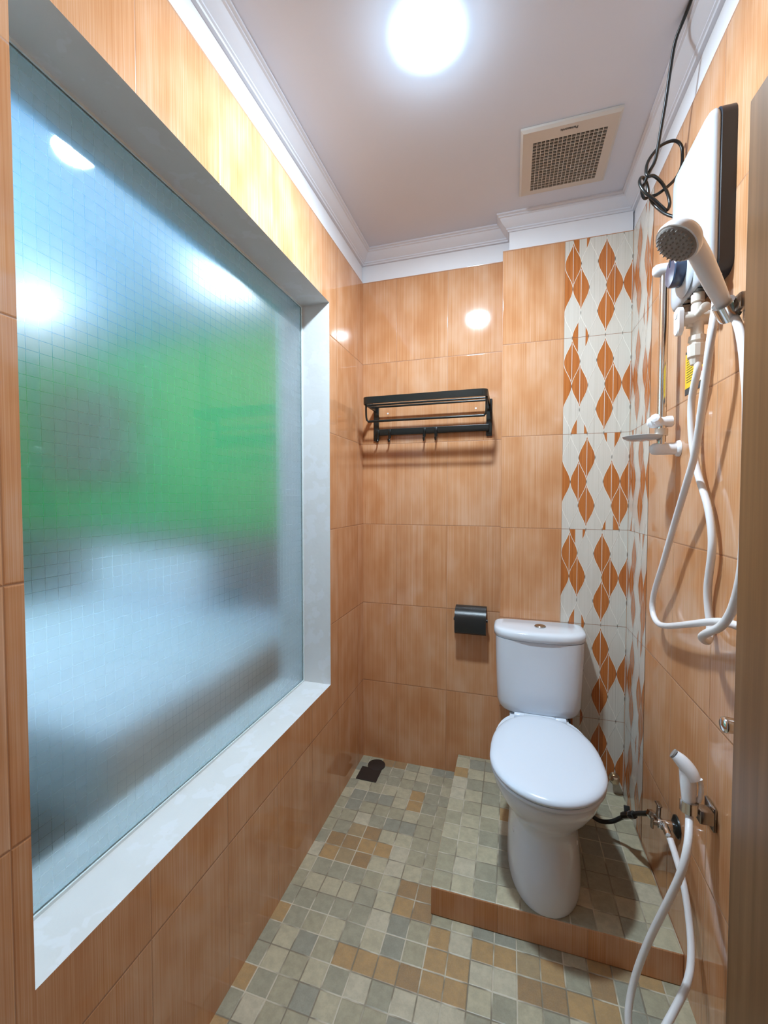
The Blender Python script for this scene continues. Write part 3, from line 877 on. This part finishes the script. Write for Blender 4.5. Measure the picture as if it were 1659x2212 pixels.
# inlet valve under the heater
vlv = empty('inlet_valve', (W, -0.79, 1.76), 'ivory plastic shut-off valve under the water heater', 'valve')
bm = NB()
cyl(bm, (W - 0.030, -0.793, 1.800), (W - 0.030, -0.793, 1.722), 0.0135, bev=0.002)
cyl(bm, (W - 0.004, -0.793, 1.766), (W - 0.062, -0.793, 1.766), 0.0165, bev=0.002)
cyl(bm, (W - 0.034, -0.793, 1.770), (W - 0.034, -0.838, 1.770), 0.008, bev=0.002)
cyl(bm, (W - 0.034, -0.838, 1.770), (W - 0.034, -0.852, 1.770), 0.0105, bev=0.002)
box(bm, W - 0.052, W - 0.040, -0.800, -0.786, 1.744, 1.752, bev=0.001)
link('valve_body', bm, 'ivory_plastic', vlv)
bm = NB()
rings(bm, [[Vector((W - d, -0.793 + (0.0165 - i) * math.cos(a), 1.7615 + (0.0165 - i) * math.sin(a) + (0.018 if math.sin(a) > 0 else -0.018))) for a in [2 * PI * (k + 0.5) / 32 for k in range(32)]] for d, i in ((0.0625, 0.002), (0.064, 0.0), (0.073, 0.0), (0.0755, 0.003))])
lv = link('valve_lever', bm, 'white_plastic', vlv, angle=35)
bm = NB(); lathe(bm, (W - 0.0757, -0.793, 1.7795), (-1, 0, 0), [(0, 0.0115), (0.0012, 0.011)], 24)
lc = link('lever_cap', bm, 'white_plastic'); lc.parent = lv
bm = NB()
lathe(bm, (W - 0.031, -0.797, 1.721), (0, 0, -1), [(0, 0.018), (0.012, 0.019), (0.014, 0.016), (0.020, 0.016), (0.022, 0.0205), (0.050, 0.0195), (0.054, 0.016), (0.068, 0.013)], 12)
link('hose_nut', bm, 'ivory_plastic', vlv, angle=20)

# hoses
hoseA = [(W - 0.030, -0.881, 1.782), (1.145, -0.897, 1.754), (1.128, -0.918, 1.665), (1.128, -0.892, 1.562), (1.133, -0.841, 1.439), (1.133, -0.793, 1.364), (1.138, -0.698, 1.25), (1.138, -0.619, 1.134),
         (1.143, -0.534, 1.036), (1.143, -0.52, 0.982), (1.143, -0.556, 0.954), (1.143, -0.632, 0.961), (1.138, -0.799, 1.013), (1.141, -0.941, 1.061), (1.145, -1.0, 1.073), (1.150, -1.046, 1.075), (1.156, -1.11, 1.066), (1.158, -1.20, 1.045)]
bm = NB(); tube(bm, hoseA, 0.0082, 14, 8, rel=3)
tag(link('heater_hose', bm, 'hose_white'), 'white hose looping from the heater outlet down and behind the door', 'hose')
hoseB = [(W - 0.031, -0.797, 1.668), (1.147, -0.804, 1.640), (1.148, -0.779, 1.598), (1.15, -0.762, 1.556), (1.153, -0.764, 1.474), (1.158, -0.788, 1.39), (1.160, -0.841, 1.311), (1.160, -0.866, 1.248), (1.160, -0.868, 1.198), (1.163, -0.844, 1.117),
         (1.167, -0.842, 1.060), (1.167, -0.853, 1.022), (1.152, -0.880, 0.999), (1.126, -0.918, 1.018), (1.116, -0.972, 1.044), (1.122, -1.015, 1.071), (1.128, -1.043, 1.113), (1.128, -1.071, 1.182), (1.128, -1.079, 1.254), (1.128, -1.08, 1.391), (1.128, -1.077, 1.502), (1.130, -1.062, 1.562), (1.136, -1.036, 1.618), (1.146, -0.995, 1.668), (1.152, -0.962, 1.698), (1.150, -0.956, 1.704)]
bm = NB(); tube(bm, hoseB, 0.0082, 14, 8, rel=3)
tag(link('shower_hose', bm, 'hose_white'), 'white hose running from the ivory valve down and up to the hand shower', 'hose')

# hand shower and its wall holder
HB = Vector((1.138, -0.962, 1.717)); HC = Vector((1.012, -1.070, 1.809)); HN = Vector((-0.62, -0.14, -0.77)).normalized()
hs = empty('hand_shower', HB, 'white hand shower with grey nozzle face hanging in the wall holder', 'hand shower')
back = HC - HN * 0.024
dirh = (back - HB).normalized()
bm = NB()
pts = [HB, HB + (back - HB) * 0.35 + Vector((0.004, 0.004, 0)), HB + (back - HB) * 0.7 + Vector((0.006, 0.006, 0.004)), back + Vector((0.002, 0.0, 0.004))]
tube(bm, pts, lambda t: 0.0125 + 0.0055 * math.sin(min(t, 1) * PI * 0.75), 20, 10)
link('handle', bm, 'white_plastic', hs)
bm = NB(); lathe(bm, HC, -HN, [(0, 0.0375), (0.0005, 0.0405), (0.006, 0.042), (0.015, 0.040), (0.024, 0.033), (0.031, 0.021), (0.035, 0.001)], 40); link('shower_head', bm, 'white_plastic', hs, angle=60)
bm = NB(); lathe(bm, HC + HN * 0.0003, HN, [(0, 0.0375), (0.002, 0.0365), (0.004, 0.028), (0.0045, 0.001)], 40); face = link('nozzle_plate', bm, 'spray_grey', hs, angle=60)
d_, u_, v_ = frame_for(HN)
bm = NB()
for rr, nn in ((0.008, 6), (0.017, 12), (0.0255, 18), (0.033, 24)):
    for k in range(nn):
        a = 2 * PI * k / nn
        lathe(bm, HC + HN * 0.0035 + (u_ * math.cos(a) + v_ * math.sin(a)) * rr, HN, [(0, 0.0019), (0.003, 0.0017), (0.0045, 0.001)], 6)
nz = link('nozzles', bm, 'spray_grey'); nz.parent = face

sh_ = empty('shower_holder', (W, -0.96, 1.71), 'dark chrome wall clip holding the hand shower beside the door', 'shower holder')
bm = NB(); box(bm, W - 0.010, W - 0.0005, -1.015, -0.955, 1.690, 1.745, bev=0.004); box(bm, W - 0.034, W - 0.010, -1.004, -0.976, 1.702, 1.734, bev=0.004)
link('wall_mount', bm, 'dark_chrome', sh_)
bm = NB()
ax_ = dirh
def ring_tube(bm, o, d, r0, r1, L, a0, a1, n=24):
    d, u, v = frame_for(d); o = Vector(o); V = []
    for k in range(n + 1):
        a = a0 + (a1 - a0) * k / n; c = u * math.cos(a) + v * math.sin(a)
        V.append([bm.verts.new(o + d * t + c * r) for t, r in ((0, r0), (0, r1), (L, r1), (L, r0))])
    for A, B in zip(V, V[1:]):
        for i in range(4): bm.faces.new((A[i], A[(i + 1) % 4], B[(i + 1) % 4], B[i]))
    bm.faces.new(V[0]); bm.faces.new(V[-1][::-1])
ring_tube(bm, HB - ax_ * 0.020, ax_, 0.0145, 0.0205, 0.036, 0.6, 2 * PI + 0.1)
link('clip', bm, 'chrome', sh_, angle=35)

# slide rail with soap dish
RY = -0.605
rail = empty('slide_rail', (W, RY, 1.47), 'chrome slide rail with white brackets and soap dish', 'slide rail')
bm = NB(); cyl(bm, (1.132, RY, 1.462), (1.132, RY, 1.985), 0.0120, seg=20); link('rail_tube', bm, 'brushed', rail)
bm = NB(); lathe(bm, (W - 0.0005, RY, 1.980), (-1, 0, 0), [(0, 0.0215), (0.006, 0.021), (0.009, 0.0175), (0.060, 0.0175), (0.069, 0.0155), (0.075, 0.010), (0.077, 0.001)], 28); link('bracket', bm, 'white_plastic', rail, angle=50)
bm = NB(); lathe(bm, (W - 0.0005, RY, 1.470), (-1, 0, 0), [(0, 0.0235), (0.006, 0.0225), (0.010, 0.0175), (0.058, 0.0175), (0.067, 0.0155), (0.074, 0.010), (0.076, 0.001)], 28); link('bracket', bm, 'white_plastic', rail, angle=50)
bm = NB()
lathe(bm, (1.162, RY, 1.548), (-1, 0, 0), [(0, 0.012), (0.004, 0.016), (0.05, 0.0175), (0.058, 0.016), (0.066, 0.009), (0.068, 0.001)], 24)
lathe(bm, (1.122, RY - 0.004, 1.548), (-0.55, -0.8, 0.35), [(0, 0.013), (0.018, 0.015), (0.026, 0.013), (0.030, 0.006)], 8)
link('slider_clamp', bm, 'white_plastic', rail, angle=30)
bm = NB()
lathe(bm, (1.132, RY, 1.508), (0, 0, 1), [(0, 0.0165), (0.020, 0.0165)], 20)
link('dish_collar', bm, 'ivory_plastic', rail)
bm = NB()
n = 40; rs = []
for z, f in ((1.4950, 0.45), (1.4965, 0.70), (1.5015, 0.92), (1.5075, 1.0), (1.5085, 0.985), (1.5035, 0.90), (1.4990, 0.68), (1.4980, 0.4)):
    rs.append([Vector((1.083 + 0.052 * f * math.cos(2 * PI * k / n), RY - 0.004 + 0.046 * f * math.sin(2 * PI * k / n), z)) for k in range(n)])
rings(bm, rs)
link('soap_dish', bm, 'clear_dish', rail, angle=60)

# warning label on the tiles
lab = empty('sticker', (W, -0.69, 1.67), 'yellow warning sticker on the wall tiles below the heater', 'sticker')
bm = NB(); box(bm, W - 0.0012, W - 0.0002, -0.752, -0.640, 1.628, 1.722); link('yellow_sheet', bm, 'yellow', lab, smooth=False)
for z0, z1 in ((1.7222, 1.729), (1.611, 1.6278)):
    bm = NB(); box(bm, W - 0.0014, W - 0.0002, -0.752, -0.640, z0, z1); link('dark_band', bm, 'ink', lab, smooth=False)
bm = NB()
random.seed(4)
for k in range(11):
    z = 1.712 - 0.0068 * k
    L = random.uniform(0.030, 0.044)
    box(bm, W - 0.0017, W - 0.00125, -0.650 - L, -0.650, z - 0.0007, z + 0.0007)
link('text_lines', bm, 'ink', lab, smooth=False)
bm = NB(); box(bm, W - 0.0018, W - 0.00125, -0.749, -0.712, 1.650, 1.660); link('red_patch', bm, 'red', lab, smooth=False)
bm = NB(); box(bm, W - 0.0018, W - 0.00125, -0.749, -0.712, 1.629, 1.6498); link('white_patch', bm, 'label_white', lab, smooth=False)

# power cord from the ceiling to the heater with a knot
cord_pts = [(1.131, -0.829, 2.5395), (1.126, -0.79, 2.538), (1.121, -0.745, 2.529), (1.112, -0.715, 2.506), (1.11, -0.69, 2.461), (1.108, -0.665, 2.4), (1.102, -0.645, 2.333), (1.095, -0.635, 2.273), (1.082, -0.63, 2.248), (1.072, -0.625, 2.222), (1.066, -0.62, 2.205), (1.075, -0.61, 2.189), (1.088, -0.6, 2.198), (1.086, -0.6, 2.227), (1.076, -0.605, 2.247), (1.065, -0.615, 2.245), (1.058, -0.63, 2.22), (1.068, -0.64, 2.188), (1.091, -0.64, 2.163), (1.113, -0.635, 2.141), (1.127, -0.63, 2.132), (1.135, -0.625, 2.152), (1.129, -0.625, 2.181), (1.113, -0.63, 2.21), (1.09, -0.64, 2.227), (1.075, -0.645, 2.225), (1.071, -0.64, 2.243), (1.079, -0.625, 2.278), (1.096, -0.615, 2.307), (1.117, -0.61, 2.328), (1.146, -0.61, 2.333), (1.164, -0.61, 2.316), (1.168, -0.61, 2.287), (1.166, -0.61, 2.256), (1.153, -0.61, 2.228), (1.129, -0.615, 2.204), (1.105, -0.615, 2.189), (1.094, -0.6, 2.196), (1.099, -0.595, 2.184), (1.112, -0.6, 2.161), (1.125, -0.62, 2.13), (1.141, -0.64, 2.105), (1.150, -0.650, 2.097)]

bm = NB(); tube(bm, cord_pts, 0.0042, 12, 7, rel=2)
tag(link('power_cord', bm, 'black_cable'), 'black cable from the ceiling tied in a knot beside the water heater', 'cord')

# small chrome fitting half hidden by the door
ft = empty('wall_fitting', (W, -0.955, 0.835), 'small chrome fitting on the right wall, half hidden by the door edge', 'wall fitting')
bm = NB(); lathe(bm, (W - 0.0005, -0.985, 0.858), (-1, 0, 0), [(0, 0.023), (0.003, 0.023), (0.006, 0.019), (0.0065, 0.010)], 28); link('wall_plate', bm, 'dark_chrome', ft, angle=30)
bm = NB(); lathe(bm, (W - 0.0072, -0.985, 0.858), (-1, 0, 0), [(0, 0.0145), (0.024, 0.0165), (0.029, 0.0155), (0.032, 0.011), (0.033, 0.001)], 28); link('fitting_body', bm, 'chrome', ft, angle=50)

# ------------------------------------------------------------------ BIDET SPRAYER
bs = empty('bidet_sprayer', (1.125, -0.875, 0.60), 'white bidet hand sprayer with trigger hung low on the right wall', 'bidet sprayer')
bm = NB(); tube(bm, [(1.123, -0.880, 0.592), (1.123, -0.878, 0.62), (1.122, -0.876, 0.65), (1.120, -0.874, 0.686)], lambda t: 0.0125 + 0.004 * min(1, t * 1.4), 20, 6); link('sprayer_grip', bm, 'white_plastic', bs)
bm = NB()
tube(bm, [(1.132, -0.886, 0.672), (1.124, -0.880, 0.688), (1.110, -0.873, 0.705), (1.096, -0.868, 0.717)], lambda t: 0.0095 + 0.0065 * math.sin(PI * min(1, 0.15 + t * 0.75)), 20, 8)
link('spray_nozzle', bm, 'white_plastic', bs)
bm = NB(); lathe(bm, (1.0955, -0.8675, 0.7172), (-0.6, 0.25, 0.35), [(0, 0.0115), (0.004, 0.0115), (0.005, 0.010)], 18); link('nozzle_face', bm, 'spray_grey', bs)
bm = NB(); tube(bm, [(1.1395, -0.890, 0.680), (1.1435, -0.888, 0.662), (1.1435, -0.886, 0.640), (1.140, -0.884, 0.622)], lambda t: 0.0052, 10, 6); link('trigger', bm, 'white_plastic', bs)
bh = [(1.123, -0.880, 0.590), (1.119, -0.895, 0.578), (1.105, -0.928, 0.545), (1.09, -0.937, 0.485), (1.07, -0.912, 0.379), (1.05, -0.882, 0.27), (1.03, -0.868, 0.175), (1.016, -0.866, 0.105), (1.006, -0.878, 0.055), (1.006, -0.892, 0.022), (1.012, -0.915, 0.0125), (1.024, -0.944, 0.02), (1.04, -0.952, 0.06), (1.06, -0.940, 0.105), (1.09, -0.918, 0.142), (1.12, -0.898, 0.190), (1.14, -0.866, 0.223), (1.15, -0.826, 0.271), (1.15, -0.785, 0.336), (1.145, -0.742, 0.376), (1.141, -0.712, 0.398)]
bm = NB(); tube(bm, bh, 0.0082, 14, 8, rel=3); link('sprayer_hose', bm, 'hose_white', bs)
bk = empty('sprayer_holder', (W, -0.86, 0.58), 'chrome wall clip gripping the white bidet sprayer', 'sprayer holder')
bm = NB(); box(bm, W - 0.008, W - 0.0005, -0.885, -0.835, 0.555, 0.612, bev=0.003); box(bm, W - 0.0375, W - 0.008, -0.893, -0.862, 0.574, 0.606, bev=0.004); link('wall_mount', bm, 'dark_chrome', bk)
bm = NB(); ring_tube(bm, (1.123, -0.880, 0.594), (0, 0, 1), 0.0140, 0.0185, 0.026, 0.2, 2 * PI - 0.5); link('clip', bm, 'chrome', bk, angle=35)

# ------------------------------------------------------------------ STOP VALVE AND SUPPLY HOSE
st = empty('stop_valve', (W, -0.65, 0.385), 'chrome two-way stop valve low on the right wall beside the toilet', 'valve')
bm = NB(); lathe(bm, (W - 0.0005, -0.655, 0.395), (-1, 0, 0), [(0, 0.030), (0.004, 0.029), (0.010, 0.018), (0.011, 0.012)], 28); link('escutcheon', bm, 'black_metal', st)
bm = NB()
cyl(bm, (W - 0.010, -0.655, 0.395), (W - 0.050, -0.655, 0.395), 0.0125, bev=0.002)
cyl(bm, (W - 0.038, -0.600, 0.375), (W - 0.038, -0.668, 0.398), 0.0115, bev=0.002)
cyl(bm, (W - 0.038, -0.610, 0.378), (W - 0.044, -0.570, 0.362), 0.0135, bev=0.002, seg=6)
cyl(bm, (W - 0.037, -0.668, 0.402), (W - 0.037, -0.704, 0.3985), 0.010, 0.0085, bev=0.001)
link('valve_body', bm, 'chrome', st, angle=30)
bm = NB(); cyl(bm, (W - 0.050, -0.655, 0.395), (W - 0.060, -0.655, 0.395), 0.007); bar(bm, (W - 0.063, -0.655, 0.378), (W - 0.063, -0.655, 0.412), 0.010, 0.007, upv=(1, 0, 0), bev=0.002); link('valve_handle', bm, 'dark_chrome', st)
bm = NB(); cyl(bm, (W - 0.038, -0.622, 0.390), (W - 0.034, -0.615, 0.425), 0.006); bar(bm, (W - 0.036, -0.630, 0.427), (W - 0.036, -0.600, 0.423), 0.012, 0.006, bev=0.002); link('valve_handle', bm, 'dark_chrome', st)

sp = empty('supply_hose', (1.09, -0.42, 0.22), 'black braided supply hose from the stop valve to the toilet', 'hose')
bm = NB(); tube(bm, [(1.132, -0.566, 0.360), (1.126, -0.54, 0.338), (1.122, -0.49, 0.300), (1.112, -0.447, 0.262), (1.098, -0.40, 0.215), (1.07, -0.372, 0.172), (1.03, -0.345, 0.150), (0.995, -0.31, 0.17), (0.968, -0.255, 0.25), (0.957, -0.19, 0.33), (0.955, -0.15, 0.40), (0.953, -0.13, 0.440)], 0.0072, 12, 8, rel=2); link('braided_tube', bm, 'braid', sp)
bm = NB(); cyl(bm, (1.118, -0.468, 0.279), (1.100, -0.408, 0.228), 0.0115, bev=0.002, seg=8); link('coupling', bm, 'black_plastic', sp, angle=25)
bm = NB(); cyl(bm, (1.1125, -0.449, 0.263), (1.111, -0.444, 0.2585), 0.0122); link('coupling_ring', bm, 'chrome', sp)
bm = NB(); bar(bm, (1.108, -0.425, 0.249), (1.108, -0.415, 0.270), 0.018, 0.010, upv=(0, 1, 0), bev=0.002); link('lever', bm, 'black_plastic', sp, angle=25)

wo = empty('wall_outlet', (1.141, PY, 0.160), 'small brass coloured water outlet on the decorated wall behind the toilet', 'water outlet')
bm = NB(); lathe(bm, (1.141, PY - 0.001, 0.160), (0, -1, 0), [(0, 0.021), (0.004, 0.020), (0.006, 0.013), (0.014, 0.013)], 24); link('flange', bm, 'brass', wo)
bm = NB(); lathe(bm, (1.141, PY - 0.0152, 0.160), (0, -1, 0), [(0, 0.016), (0.003, 0.018), (0.014, 0.017), (0.018, 0.011), (0.019, 0.001)], 6); link('cap', bm, 'brass', wo, angle=20)
